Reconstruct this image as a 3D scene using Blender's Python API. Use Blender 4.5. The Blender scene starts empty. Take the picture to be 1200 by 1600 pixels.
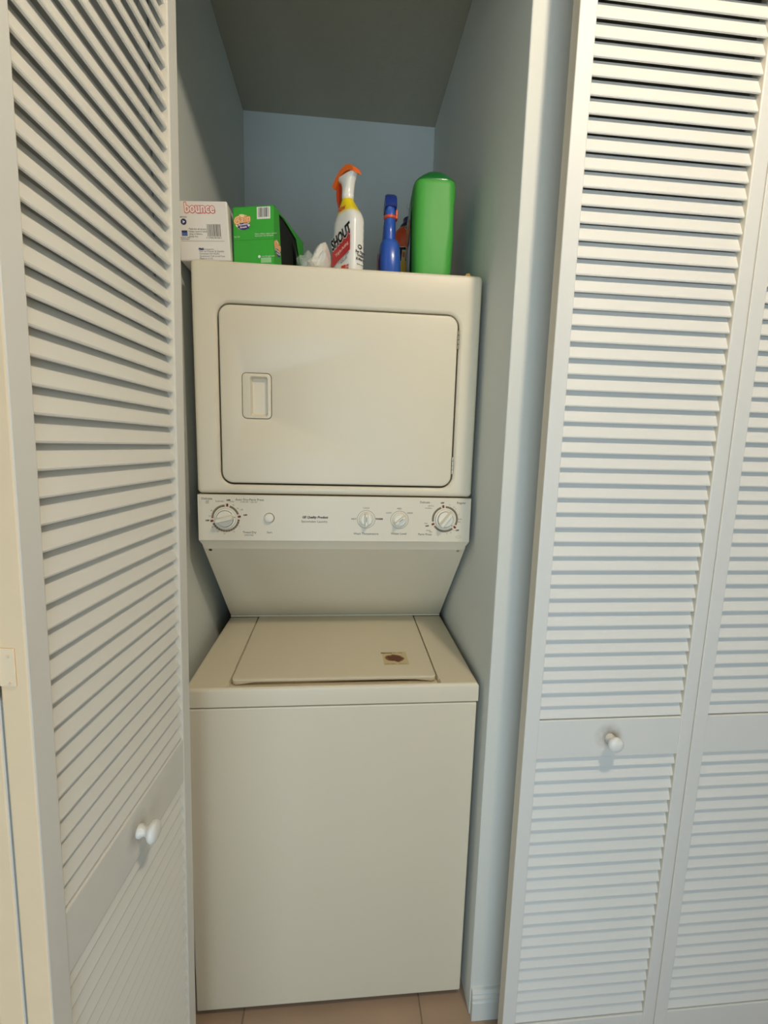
import bpy, bmesh, math, random
from mathutils import Vector, Matrix
S = bpy.context.scene
COL = S.collection
R = math.radians
# ------------------------------------------------------------------ camera
F, CX, CY, CZ, YAW, PITCH, ROLL = 724.62, 0.35141, -1.16525, 1.46263, 0.0930137, 0.1461532, 0.0263096
cyw, syw, cp, sp, cr, sr = math.cos(YAW), math.sin(YAW), math.cos(PITCH), math.sin(PITCH), math.cos(ROLL), math.sin(ROLL)
fw = Vector((syw*cp, cyw*cp, -sp)); rr = Vector((cyw, -syw, 0)); uu = rr.cross(fw)
r2 = cr*rr + sr*uu; u2 = -sr*rr + cr*uu
cam = bpy.data.cameras.new('camera'); camo = bpy.data.objects.new('camera', cam); COL.objects.link(camo)
cam.sensor_fit = 'VERTICAL'; cam.sensor_height = 24; cam.lens = F/1600*24; cam.clip_start = 0.02
camo.matrix_world = Matrix(((r2.x, u2.x, -fw.x, CX), (r2.y, u2.y, -fw.y, CY), (r2.z, u2.z, -fw.z, CZ), (0, 0, 0, 1)))
S.camera = camo
# ------------------------------------------------------------------ light
w = bpy.data.worlds.new('world'); S.world = w; w.use_nodes = True
w.node_tree.nodes['Background'].inputs[0].default_value = (0.75, 0.88, 1, 1)
w.node_tree.nodes['Background'].inputs[1].default_value = 0.15
def lamp(name, kind, loc, power, col, **kw):
    l = bpy.data.lights.new(name, kind); l.energy = power; l.color = col
    for k, v in kw.items(): setattr(l, k, v)
    o = bpy.data.objects.new(name, l); COL.objects.link(o); o.location = loc
    return o
lamp('ceiling_light', 'POINT', (0.90, -1.18, 2.65), 46, (1.0, 0.86, 0.69), shadow_soft_size=0.055)
wl = lamp('window_daylight', 'AREA', (0.15, -2.6, 1.0), 38, (0.64, 0.83, 1.0), shape='RECTANGLE', size=1.8, size_y=1.5)
wl.rotation_euler = (R(90), 0, 0)
S.view_settings.view_transform = 'Standard'; S.view_settings.look = 'None'
S.view_settings.gamma = 1; S.view_settings.use_curve_mapping = False
S.view_settings.exposure = -0.15
# ------------------------------------------------------------------ materials
def mat(name, col, rough=0.5, bump=0, bscale=200, var=0, vscale=3, metal=0, spec=0.5, trans=0, alpha=1, coat=0):
    m = bpy.data.materials.new(name); m.use_nodes = True
    nt = m.node_tree; b = nt.nodes['Principled BSDF']
    b.inputs['Base Color'].default_value = (*col, 1); b.inputs['Roughness'].default_value = rough
    b.inputs['Metallic'].default_value = metal; b.inputs['Specular IOR Level'].default_value = spec
    b.inputs['Transmission Weight'].default_value = trans; b.inputs['Alpha'].default_value = alpha
    b.inputs['Coat Weight'].default_value = coat
    tc = nt.nodes.new('ShaderNodeTexCoord')
    if bump:
        n = nt.nodes.new('ShaderNodeTexNoise'); n.inputs['Scale'].default_value = bscale; n.inputs['Detail'].default_value = 3
        nt.links.new(tc.outputs['Object'], n.inputs['Vector'])
        bp = nt.nodes.new('ShaderNodeBump'); bp.inputs['Strength'].default_value = bump; bp.inputs['Distance'].default_value = 0.002
        nt.links.new(n.outputs['Fac'], bp.inputs['Height']); nt.links.new(bp.outputs['Normal'], b.inputs['Normal'])
    if var:
        n = nt.nodes.new('ShaderNodeTexNoise'); n.inputs['Scale'].default_value = vscale; n.inputs['Detail'].default_value = 5
        nt.links.new(tc.outputs['Object'], n.inputs['Vector'])
        mx = nt.nodes.new('ShaderNodeMix'); mx.data_type = 'RGBA'
        mx.inputs['A'].default_value = (*[c*(1-var) for c in col], 1); mx.inputs['B'].default_value = (*[min(1, c*(1+var)) for c in col], 1)
        nt.links.new(n.outputs['Fac'], mx.inputs['Factor']); nt.links.new(mx.outputs['Result'], b.inputs['Base Color'])
    return m
def srgb(r, g, b):
    f = lambda c: (c/255/12.92) if c/255 <= 0.04045 else ((c/255+0.055)/1.055)**2.4
    return (f(r), f(g), f(b))
M = {}
M['wall'] = mat('wall_paint', srgb(220, 219, 208), 0.8, 0.25, 90)
M['blue'] = mat('pale_blue_closet_paint', srgb(218, 223, 218), 0.8, 0.25, 90)
M['hall'] = mat('hall_paint', srgb(150, 150, 148), 0.9)
M['ceil'] = mat('ceiling_paint', srgb(172, 168, 150), 0.95, 0.6, 160)
M['almond'] = mat('almond_enamel', srgb(219, 208, 183), 0.42, 0.03, 500, 0.02, 4)
M['almond2'] = mat('almond_plastic', srgb(220, 209, 185), 0.4, 0.02, 400)
M['groove'] = mat('dark_gap', srgb(60, 52, 40), 0.8)
M['knob'] = mat('almond_knob', srgb(226, 219, 200), 0.35)
M['edge'] = mat('old_cream_paint', srgb(230, 202, 162), 0.6, 0.1, 60, 0.05, 20)
M['cream'] = mat('cream_paint', srgb(218, 210, 192), 0.5, 0.06, 45)
M['ink'] = mat('grey_ink', srgb(70, 62, 50), 0.7)
M['inklight'] = mat('pale_ink', srgb(120, 108, 88), 0.7)
M['black'] = mat('black_ink', srgb(18, 16, 16), 0.6)
M['redink'] = mat('red_ink', srgb(120, 20, 20), 0.6)
M['pinkink'] = mat('pink_ink', srgb(214, 160, 140), 0.6)
M['chrome'] = mat('hinge_metal', srgb(190, 184, 165), 0.3, metal=0.8)
M['grout'] = mat('grout', srgb(150, 132, 110), 0.9)
def tile_mat():
    m = mat('beige_tile', srgb(172, 146, 122), 0.45, 0.1, 60, 0.12, 6); return m
M['tile'] = tile_mat()
def door_mat(knob_u):
    # satin white door paint with grubby smudge where hands touch round the knob
    m = mat('white_door_paint', srgb(226, 224, 216), 0.45, 0.06, 45)
    nt = m.node_tree; b = nt.nodes['Principled BSDF']
    tc = nt.nodes.new('ShaderNodeTexCoord'); vm = nt.nodes.new('ShaderNodeVectorMath'); vm.operation = 'DISTANCE'
    nt.links.new(tc.outputs['Object'], vm.inputs[0]); vm.inputs[1].default_value = (knob_u-0.004, 0, 0.848)
    mr = nt.nodes.new('ShaderNodeMapRange'); mr.inputs['From Min'].default_value = 0.012; mr.inputs['From Max'].default_value = 0.034
    mr.inputs['To Min'].default_value = 0.75; mr.inputs['To Max'].default_value = 0
    nt.links.new(vm.outputs['Value'], mr.inputs['Value'])
    n = nt.nodes.new('ShaderNodeTexNoise'); n.inputs['Scale'].default_value = 55; nt.links.new(tc.outputs['Object'], n.inputs['Vector'])
    mu = nt.nodes.new('ShaderNodeMath'); mu.operation = 'MULTIPLY'; nt.links.new(mr.outputs['Result'], mu.inputs[0]); nt.links.new(n.outputs['Fac'], mu.inputs[1])
    mx = nt.nodes.new('ShaderNodeMix'); mx.data_type = 'RGBA'; mx.inputs['A'].default_value = (*srgb(226, 224, 216), 1); mx.inputs['B'].default_value = (*srgb(120, 98, 75), 1)
    nt.links.new(mu.outputs[0], mx.inputs['Factor']); nt.links.new(mx.outputs['Result'], b.inputs['Base Color'])
    return m
M['doorL'] = door_mat(0.2035); M['doorR'] = door_mat(0.1929)
M['doorP'] = mat('plain_door_paint', srgb(226, 224, 216), 0.45, 0.06, 45)
M['slat'] = mat('louver_paint', srgb(228, 226, 218), 0.45, 0.04, 45)
# ------------------------------------------------------------------ helpers
def link(name, me, m=None, parent=None):
    o = bpy.data.objects.new(name, me); COL.objects.link(o)
    if m is not None and me is not None and len(me.materials) == 0:
        for k in (m if isinstance(m, (list, tuple)) else [m]): me.materials.append(k)
    if parent: o.parent = parent
    return o
def fin(name, bm, m, parent=None, smooth=False, angle=35):
    bmesh.ops.recalc_face_normals(bm, faces=bm.faces)
    me = bpy.data.meshes.new(name); bm.to_mesh(me); bm.free()
    if smooth:
        me.shade_smooth()
        me.set_sharp_from_angle(angle=R(angle))
    return link(name, me, m, parent)
def box(bm, x0, x1, y0, y1, z0, z1, bev=0, seg=1, mi=0):
    r = bmesh.ops.create_cube(bm, size=1); vs = r['verts']
    for v in vs: v.co = Vector(((x0+x1)/2+v.co.x*(x1-x0), (y0+y1)/2+v.co.y*(y1-y0), (z0+z1)/2+v.co.z*(z1-z0)))
    fs = {f for v in vs for f in v.link_faces}
    for f in fs: f.material_index = mi
    if bev: bmesh.ops.bevel(bm, geom=list({e for v in vs for e in v.link_edges}), offset=bev, segments=seg, affect='EDGES', profile=0.5)
def obox(name, m, parent, *a, **k):
    bm = bmesh.new(); box(bm, *a, **k); return fin(name, bm, m, parent)
def loft(bm, loops, close0=True, close1=True, mi=0):
    vl = [[bm.verts.new(p) for p in lp] for lp in loops]; n = len(vl[0])
    for a, b in zip(vl, vl[1:]):
        for i in range(n):
            f = bm.faces.new((a[i], a[(i+1) % n], b[(i+1) % n], b[i])); f.material_index = mi
    if close0: bm.faces.new(vl[0][::-1]).material_index = mi
    if close1: bm.faces.new(vl[-1]).material_index = mi
    return vl
def rrect(x0, x1, z0, z1, r, y, n=5):
    pts = []
    for cx, cz, a0 in ((x1-r, z1-r, 0), (x0+r, z1-r, 90), (x0+r, z0+r, 180), (x1-r, z0+r, 270)):
        for i in range(n+1):
            a = R(a0+90*i/n); pts.append((cx+r*math.cos(a), y, cz+r*math.sin(a)))
    return pts
def superell(cx, cy, rx, ry, z, e=2.0, n=28):
    pts = []
    for i in range(n):
        a = 2*math.pi*i/n; c, s = math.cos(a), math.sin(a)
        pts.append((cx+rx*math.copysign(abs(c)**(2/e), c), cy+ry*math.copysign(abs(s)**(2/e), s), z))
    return pts
def sloft(bm, secs, n=28, c0=True, c1=True, mi=0):   # (z, rx, ry, cx, cy, e)
    loft(bm, [superell(s[3], s[4], s[1], s[2], s[0], s[5], n) for s in secs], c0, c1, mi)
def lathe(bm, prof, n=24, M4=None, mi=0):            # (r, h) about z
    loops = [[(r*math.cos(2*math.pi*i/n), r*math.sin(2*math.pi*i/n), h) for i in range(n)] for r, h in prof]
    if M4: loops = [[tuple(M4 @ Vector(p)) for p in l] for l in loops]
    loft(bm, loops, True, True, mi)
def empty(name, loc, label=None, cat=None, group=None, kind=None, rz=0):
    o = bpy.data.objects.new(name, None); COL.objects.link(o); o.location = loc; o.rotation_euler = (0, 0, rz); o.empty_display_size = 0.05
    tag(o, label, cat, group, kind); return o
def tag(o, label=None, cat=None, group=None, kind=None):
    if label: o['label'] = label
    if cat: o['category'] = cat
    if group: o['group'] = group
    if kind: o['kind'] = kind
    return o
TXT = {}
def text(name, body, size, m, parent, mtx, align='CENTER', bold=0, shear=0, squeeze=1, extr=0.0001):
    # flat printed lettering, turned into a mesh; mtx maps text plane (x right, y up, z out) to the parent's space
    cu = bpy.data.curves.new(name, 'FONT'); cu.body = body; cu.size = size; cu.align_x = align; cu.align_y = 'CENTER'
    cu.extrude = extr; cu.offset = bold; cu.shear = shear; cu.resolution_u = 2; cu.space_character = 1.0
    t = bpy.data.objects.new('tmp', cu); COL.objects.link(t)
    bpy.context.view_layer.update()
    me = bpy.data.meshes.new_from_object(t.evaluated_get(bpy.context.evaluated_depsgraph_get()))
    COL.objects.unlink(t); bpy.data.objects.remove(t); bpy.data.curves.remove(cu)
    me.transform(mtx @ Matrix.Diagonal((squeeze, 1, 1, 1))); me.name = name; me.materials.clear()
    return link(name, me, m, parent)
def front(x, z, y=0, roll=0):    # text matrix for a face looking toward -y
    return Matrix.Translation((x, y, z)) @ Matrix(((1, 0, 0, 0), (0, 0, -1, 0), (0, 1, 0, 0), (0, 0, 0, 1))) @ Matrix.Rotation(roll, 4, 'Z')
def merge(objs, name, kind='stuff'):           # join several meshes (same space) into one part
    bm = bmesh.new(); mats = []
    for o in objs:
        k = len(bm.faces); bm.from_mesh(o.data); bm.faces.ensure_lookup_table()
        ms = o.data.materials[0]
        if ms not in mats: mats.append(ms)
        for f in bm.faces[k:]: f.material_index = mats.index(ms)
    p = objs[0].parent
    me = bpy.data.meshes.new(name); bm.to_mesh(me); bm.free()
    for m_ in mats: me.materials.append(m_)
    for o in objs: bpy.data.objects.remove(o)
    r = bpy.data.objects.new(name, me); COL.objects.link(r); r.parent = p
    if kind: r['kind'] = kind
    return r
# ------------------------------------------------------------------ the setting
HC = 2.697
def struct(name, m, *a, label=None, **k):
    o = obox(name, m, None, *a, **k); tag(o, label, kind='structure'); return o
struct('wall_back', M['blue'], -0.137, 1.70, 0.835, 0.935, 0, HC)
struct('wall_left', M['blue'], -0.137, -0.037, -0.19, 0.835, 0, HC, bev=0.002)
wr_ = struct('wall_right', M['blue'], 0.698, 0.80, -0.19, 0.835, 0, HC, bev=0.003, seg=2)
wr_.data.materials.append(M['wall'])      # the end of the wall carries the cream paint of the hall
for p_ in wr_.data.polygons:
    if p_.normal.y < -0.5: p_.material_index = 1
struct('wall_far_right', M['wall'], 1.60, 1.70, -0.19, 0.835, 0, HC)
struct('wall_header', M['wall'], -0.085, 1.535, -0.33, -0.19, 2.41, HC)
struct('wall_front_left', M['wall'], -1.3, -0.085, -0.33, -0.19, 0, HC)
struct('wall_front_right', M['wall'], 1.535, 2.7, -0.33, -0.19, 0, HC)
struct('wall_hall_left', M['hall'], -1.4, -1.3, -3.3, -0.19, 0, HC)
struct('wall_hall_right', M['hall'], 2.7, 2.8, -3.3, -0.19, 0, HC)
struct('wall_hall_back', M['hall'], -1.4, 2.8, -3.4, -3.3, 0, HC)
struct('ceiling', M['ceil'], -1.4, 2.8, -3.4, 0.935, HC, HC+0.1)
fl = struct('floor', M['grout'], -1.4, 2.8, -3.4, 0.935, -0.1, -0.003)
tb = bmesh.new(); box(tb, 0.0015, 0.4555, 0.0015, 0.4555, -0.004, 0.0, 0.001)
tme = bpy.data.meshes.new('tile'); tb.to_mesh(tme); tb.free(); tme.materials.append(M['tile'])
for i in range(-3, 5):
    for j in range(-6, 2):
        x, y = 0.117+0.457*i, 0.04+0.457*j
        if x < -1.28 or x > 2.25: continue
        o = link('tile', tme, None, fl); o.location = (x, y, 0)
# moulded baseboard on the end of the right wall
bm = bmesh.new()
prof = [(0, 0), (-0.014, 0), (-0.014, 0.052), (-0.010, 0.056), (-0.013, 0.060), (-0.013, 0.066), (-0.008, 0.070), (-0.010, 0.075), (-0.006, 0.083), (0, 0.085)]
loft(bm, [[(x, -0.19+py, pz) for py, pz in prof] for x in (0.701, 0.80)])
tag(fin('baseboard_right', bm, mat('baseboard_paint', srgb(216, 216, 208), 0.5)), kind='structure')
# ------------------------------------------------------------------ louvered folding doors
PITCH_U, ZT, ZB, ZBT, TH = 0.0298, 0.8883, 0.7974, 0.1073, 0.030
DT = 2.395
def frame_mesh(wd, s, s2, m, edge='cream'):
    bm = bmesh.new()
    def bx(*a):
        box(bm, *a, bev=0.0022, seg=2)
    bx(0, s, 0, TH, 0.012, DT); bx(wd-s2, wd, 0, TH, 0.012, DT)
    for z0, z1 in ((0.012, ZBT-0.004), (ZB, ZT-0.001), (2.29, DT-0.001)):
        bx(s-0.002, wd-s2+0.002, 0.0012, TH-0.0012, z0, z1)
    for f in bm.faces:
        f.normal_update()
        c = f.calc_center_median()
        # the narrow outer edges keep an older coat of cream paint
        if abs(f.normal.x) > 0.9: f.material_index = 2 if (edge == 'edge' and (c.x < 0.01 or c.x > wd-0.01)) else 1
    me = bpy.data.meshes.new('door_panel'); bm.to_mesh(me); bm.free(); me.materials.append(m); me.materials.append(M['cream']); me.materials.append(M['edge']); return me
def slat_mesh(wd, s, s2):
    L, t, ph = 0.0345, 0.0048, R(22)
    bm = bmesh.new()
    prof = [(-t/2*0.5, 0), (t/2*0.5, 0), (t/2, 0.0018), (t/2, L-0.0018), (t/2*0.5, L), (-t/2*0.5, L), (-t/2, L-0.0018), (-t/2, 0.0018)]
    c, sn = math.cos(ph), math.sin(ph)
    pts = [(0.0052 + a*c + b*sn, b*c - a*sn) for a, b in prof]       # (y, z): low edge at the front, high edge inside
    loft(bm, [[(x, y, z) for y, z in pts] for x in (s-0.003, wd-s2+0.003)])
    bmesh.ops.recalc_face_normals(bm, faces=bm.faces)
    me = bpy.data.meshes.new('slat'); bm.to_mesh(me); bm.free(); me.materials.append(M['slat']); return me
def knob_bm():
    bm = bmesh.new()
    T = Matrix.Rotation(R(90), 4, 'X')       # z -> -y (out of the face)
    lathe(bm, [(0.0105, -0.001), (0.0108, 0.003), (0.0078, 0.007), (0.0075, 0.011), (0.0105, 0.015), (0.0155, 0.0185), (0.0172, 0.0225), (0.0160, 0.0265), (0.0115, 0.0295), (0.004, 0.0308)], 28, T)
    return bm
def panel(door, P0, U, Z, wd, s, s2, m, knob, fme, sme, hide=False):
    U = Vector(U).normalized(); Z = Vector(Z).normalized(); Y = Z.cross(U).normalized(); U = Y.cross(Z)
    mw = Matrix(((U.x, Y.x, Z.x, P0[0]), (U.y, Y.y, Z.y, P0[1]), (U.z, Y.z, Z.z, P0[2]), (0, 0, 0, 1)))
    p = link('door_panel', fme, None, door); p.matrix_world = mw
    rnd = random.Random(int(P0[0]*1000))
    for k in range(47):
        o = link('slat', sme, None, p); o.location = (0, rnd.uniform(-.0006, .0006), ZT+0.0008+0.0001+PITCH_U*k-0.0012)
        if k == 0: o.location.z = ZT+0.0012
    for k in range(23):
        z = 0.7729-0.03027*k
        if z < 0.1000: continue
        o = link('slat', sme, None, p); o.location = (0, rnd.uniform(-.0006, .0006), z-0.0008)
    if knob:
        k = fin('knob', knob_bm(), mat('knob_paint', srgb(232, 230, 222), 0.35), p, True, 60); k.location = (wd/2, 0, 0.843)
    return p
# left: two panels folded against each other, standing into the room
d1 = empty('door_1', (0, 0, 0), 'white louvered bifold door folded open left of the dryer', kind='structure')
wl_, sl_, sl2_ = 0.4071, 0.0335, 0.0343
fL, sL = frame_mesh(wl_, sl_, sl2_, M['doorL'], 'edge'), slat_mesh(wl_, sl_, sl2_)
TL = 1.4905; UL = (math.cos(TL), math.sin(TL), 0); ZL = (0.0142, 0.0058, 1)
PL = (0.0205-0.8*0.0142, -0.6801-0.8*0.0058, 0.0)
pA = panel(d1, PL, UL, ZL, wl_, sl_, sl2_, M['doorL'], True, fL, sL)
ux, uy = UL[0], UL[1]
off = 0.0030
nx, ny = -uy, ux            # thickness direction (to the left)
PB = (PL[0]+nx*(off+2*TH)+ux*wl_, PL[1]+ny*(off+2*TH)+uy*wl_, 0.0)
pB = panel(d1, PB, (-ux, -uy, 0), ZL, wl_, sl2_, sl_, M['doorL'], False, frame_mesh(wl_, sl2_, sl_, M['doorP'], 'edge'), slat_mesh(wl_, sl2_, sl_))
# butterfly hinge wrapped over the two narrow edges
for hz in (1.222, 2.1, 0.25):
    bm = bmesh.new()
    box(bm, -0.0018, 0.0002, 0.012, TH-0.001, hz-0.022, hz+0.020, 0.0006)
    box(bm, -0.0018, 0.0002, TH+0.0030, TH+0.018, hz-0.022, hz+0.020, 0.0006)
    for a, b in ((-0.038, -0.016), (-0.014, 0.008), (0.010, 0.024)):
        lathe(bm, [(0.0032, a), (0.0032, b)], 10, Matrix.Translation((-0.0036, TH+0.0022, hz)))
    for yy in (0.018, TH+0.010):
        for zz in (-0.018, 0.012):
            box(bm, -0.0026, -0.0016, yy-0.002, yy+0.002, hz+zz-0.0004, hz+zz+0.0004)
            box(bm, -0.0026, -0.0016, yy-0.0004, yy+0.0004, hz+zz-0.002, hz+zz+0.002)
    h = fin('hinge', bm, mat('hinge_paint', srgb(232, 208, 172), 0.5), pA)
# right: two closed panels in front of the next closet
d2 = empty('door_2', (0, 0, 0), 'white louvered bifold door closed right of the washer', kind='structure')
wr, s1r, s2r = 0.3857, 0.0318, 0.0303
fR, sR = frame_mesh(wr-0.0012, s1r, s2r, M['doorR']), slat_mesh(wr-0.0012, s1r, s2r)
tr = 0.0046; UR = (math.cos(tr), math.sin(tr), 0)
for k in range(2):
    panel(d2, (0.7457+k*wr*UR[0], -0.29+k*wr*UR[1], 0), UR, (0, 0, 1), wr, s1r, s2r, M['doorR'], k == 0, fR if k == 0 else frame_mesh(wr-0.0012, s1r, s2r, M['doorP']), sR)
# ------------------------------------------------------------------ stacked washer and dryer
W = 0.686
LC = empty('laundry_center', (0, 0, 0), 'almond stacked washer and dryer unit filling the closet', 'washer dryer')
# washer body
bm = bmesh.new()
box(bm, 0.002, W-0.002, -0.1495, 0.66, 0.022, 0.851, 0.004, 2)
fin('washer_cabinet', bm, M['almond'], LC)
bm = bmesh.new(); box(bm, 0.012, W-0.012, -0.135, 0.64, 0.849, 0.857); fin('seam_gasket', bm, M['groove'], LC)
for x in (0.05, W-0.05):
    for y in (-0.10, 0.60):
        bm = bmesh.new(); lathe(bm, [(0.018, 0.0), (0.02, 0.006), (0.008, 0.010), (0.008, 0.024)], 16, Matrix.Translation((x, y, 0)))
        fin('foot', bm, M['groove'], LC, True)
# deck: a pressed top with a shallow well for the lid
ZD = 0.8997
wx0, wx1, wy0 = 0.0895, 0.5965, -0.1435
def smooth(t): t = max(0, min(1, t)); return t*t*(3-2*t)
def lidx(y):      # the lid is a little wider at the back than at the front
    k = (y+0.11)/0.41; return 0.0975-0.005*k, 0.5895+0.003*k
def deckz(x, y):
    l, r = lidx(y); d = min(x-(l-0.0035), (r+0.0035)-x)
    a = smooth(d/0.0012) if y > -0.118 else smooth((min(x-wx0, wx1-x))/0.006)
    b = smooth((y-wy0)/0.006)
    z = ZD-0.013*min(a, b)
    e = min(x, W-x, y+0.15)
    rr_ = 0.008
    if e < rr_: z -= rr_-math.sqrt(max(0, rr_*rr_-(rr_-e)**2))
    return z
xs = sorted(set([0, .0006, .0015, .003, .0055, .008, .03, .06, .085]+[W-v for v in (0, .0006, .0015, .003, .0055, .008, .03, .06, .085)]+[.0855+.001*i for i in range(15)]+[.5855+.001*i for i in range(15)]+[.11+.04*i for i in range(12)]))
ys = [-.15, -.1494, -.1485, -.147, -.1445, -.1435, -.1415, -.139, -.1375, -.134, -.126, -.1182, -.1178, -.11, -.05, 0, .05, .1, .15, .2, .25, .299, .40, .655]
bm = bmesh.new(); gv = [[bm.verts.new((x, y, deckz(x, y))) for x in xs] for y in ys]
for a, b in zip(gv, gv[1:]):
    for i in range(len(xs)-1): bm.faces.new((a[i], a[i+1], b[i+1], b[i]))
ring = gv[0][:]+[r[-1] for r in gv[1:]]+gv[-1][-2::-1]+[r[0] for r in gv[-2:0:-1]]
low = [bm.verts.new((v.co.x, v.co.y, 0.8545)) for v in ring]
for i in range(len(ring)): bm.faces.new((ring[i], low[i], low[(i+1) % len(ring)], ring[(i+1) % len(ring)]))
bm.faces.new(low)
fin('washer_deck', bm, M['almond'], LC, True, 40)
# lid
bm = bmesh.new()
def lid_loop(ins, z, lift=0):
    pts = []; (l0, r0), (l1, r1) = lidx(-0.112), lidx(0.297); y0 = -0.1135+ins; y1 = 0.297
    rad = 0.013
    for i in range(7):
        a = R(180+90*i/6); pts.append((l0+ins+rad+rad*math.cos(a), y0+rad+rad*math.sin(a)))
    for i in range(1, 12): pts.append((l0+rad+(r0-l0-2*rad)*i/12, y0+0.0006*math.sin(math.pi*i/12)))
    for i in range(7):
        a = R(270+90*i/6); pts.append((r0-ins-rad+rad*math.cos(a), y0+rad+rad*math.sin(a)))
    pts += [(r1-ins, y1), (l1+ins, y1)]
    out = []
    for x, y in pts:
        zz = z
        if lift and y < y0+0.003: zz += lift*smooth((x-l0-0.02)/0.02)*smooth((r0-0.02-x)/0.02)
        out.append((x, y, zz))
    return out
loft(bm, [lid_loop(0.002, ZD-0.012, 0.006), lid_loop(0, ZD-0.0105, 0.006), lid_loop(0, ZD-0.0005), lid_loop(0.0012, ZD+0.0012), lid_loop(0.004, ZD+0.002)])
lid = fin('washer_lid', bm, M['almond'], LC, True, 30)
# worn warning sticker on the lid
def sticker_mat():
    m = mat('worn_sticker', srgb(214, 196, 150), 0.6); nt = m.node_tree; b = nt.nodes['Principled BSDF']
    tc = nt.nodes.new('ShaderNodeTexCoord'); mp = nt.nodes.new('ShaderNodeMapping'); nt.links.new(tc.outputs['Object'], mp.inputs['Vector'])
    mp.inputs['Location'].default_value = (-0.4985*38, 0.0155*44, 0); mp.inputs['Scale'].default_value = (38, 44, 0)
    n = nt.nodes.new('ShaderNodeTexNoise'); n.inputs['Scale'].default_value = 75; n.inputs['Detail'].default_value = 5; nt.links.new(tc.outputs['Object'], n.inputs['Vector'])
    le = nt.nodes.new('ShaderNodeVectorMath'); le.operation = 'LENGTH'; nt.links.new(mp.outputs['Vector'], le.inputs[0])
    ad = nt.nodes.new('ShaderNodeMath'); ad.operation = 'ADD'; nt.links.new(le.outputs['Value'], ad.inputs[0]); nt.links.new(n.outputs['Fac'], ad.inputs[1])
    cr_ = nt.nodes.new('ShaderNodeValToRGB'); e = cr_.color_ramp.elements
    e[0].position = 0.75; e[0].color = (*srgb(100, 58, 30), 1); e[1].position = 1.0; e[1].color = (*srgb(205, 188, 145), 1)
    x = e.new(0.9); x.color = (*srgb(140, 88, 60), 1)
    sc_ = nt.nodes.new('ShaderNodeMath'); sc_.operation = 'MULTIPLY'; sc_.inputs[1].default_value = 0.66; nt.links.new(ad.outputs[0], sc_.inputs[0])
    nt.links.new(sc_.outputs[0], cr_.inputs['Fac']); nt.links.new(cr_.outputs['Color'], b.inputs['Base Color'])
    return m
bm = bmesh.new(); box(bm, 0.466, 0.531, -0.053, 0.022, ZD+0.0019, ZD+0.0023)
st = fin('warning_sticker', bm, sticker_mat(), lid); tag(st, 'worn yellowed sticker with a brown stain')
tm = lambda x, y: Matrix.Translation((x, y, ZD+0.0024))
ts = [text('t', 'Remove', 0.009, M['ink'], lid, tm(0.478, 0.015), bold=.0003), text('t', 'To  Use', 0.008, M['inklight'], lid, tm(0.508, 0.015)), text('t', 'with care', 0.007, M['inklight'], lid, tm(0.483, -0.047)), text('t', 'washer', 0.007, M['inklight'], lid, tm(0.515, -0.047))]
merge(ts, 'sticker_print')
# neck between washer and dryer: slanting back panel
bm = bmesh.new()
pr = [(0.020, 1.196), (0.2985, 0.9035), (0.2985, 0.9005), (0.655, 0.9005), (0.655, 1.196)]
loft(bm, [[(x, y, z) for y, z in pr] for x in (0.003, W-0.003)])
neck = fin('neck_panel', bm, M['almond'], LC)
bm = bmesh.new()   # thin trim line at the foot of the neck
box(bm, 0.004, W-0.004, 0.290, 0.302, 0.9018, 0.9075, 0.001)
fin('neck_trim', bm, M['almond2'], LC)
nrm = Vector((0, -(1.196-0.9035), -(0.2985-0.020))).normalized()
for x in (0.0185, 0.6655):
    bm = bmesh.new(); T = Matrix.Translation((x, 0.0333, 1.182)) @ nrm.to_track_quat('Z', 'Y').to_matrix().to_4x4()
    lathe(bm, [(0.0042, -0.001), (0.0042, 0.0012), (0.002, 0.002)], 12, T); fin('screw', bm, M['chrome'] if x > .3 else M['groove'], LC, True)
# control panel
CY0 = -0.004
bm = bmesh.new()
def cl(y, z0, z1, ix):   # horizontal bands
    return [(0.0015+ix, y, z1), (W-0.0015-ix, y, z1), (W-0.0015-ix, y, z0), (0.0015+ix, y, z0)]
def band(x0, x1, yz): return [[(x0, y, z) for y, z in yz], [(x1, y, z) for y, z in yz]]
sec = [(CY0+0.0015, 1.3285, 0.0), (CY0, 1.3265, 0.0005), (CY0, 1.2150, 0.0005), (CY0+0.0018, 1.2130, 0.001), (0.0105, 1.1905, 0.0125), (0.055, 1.1905, 0.0125), (0.055, 1.3285, 0.0)]
loft(bm, [[(0.0010+i, y, z) for y, z, i in sec], [(0.0025+i, y, z) for y, z, i in sec], [(W-0.0025-i, y, z) for y, z, i in sec], [(W-0.0010-i, y, z) for y, z, i in sec]])
cpn = fin('control_panel', bm, M['almond2'], LC, True, 25)
TY = CY0-0.0002
def T(name, body, size, x, z, m='ink', **k):
    return text(name, body, size, M[m], cpn, front(x, z, TY), **k)
prints = []
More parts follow.
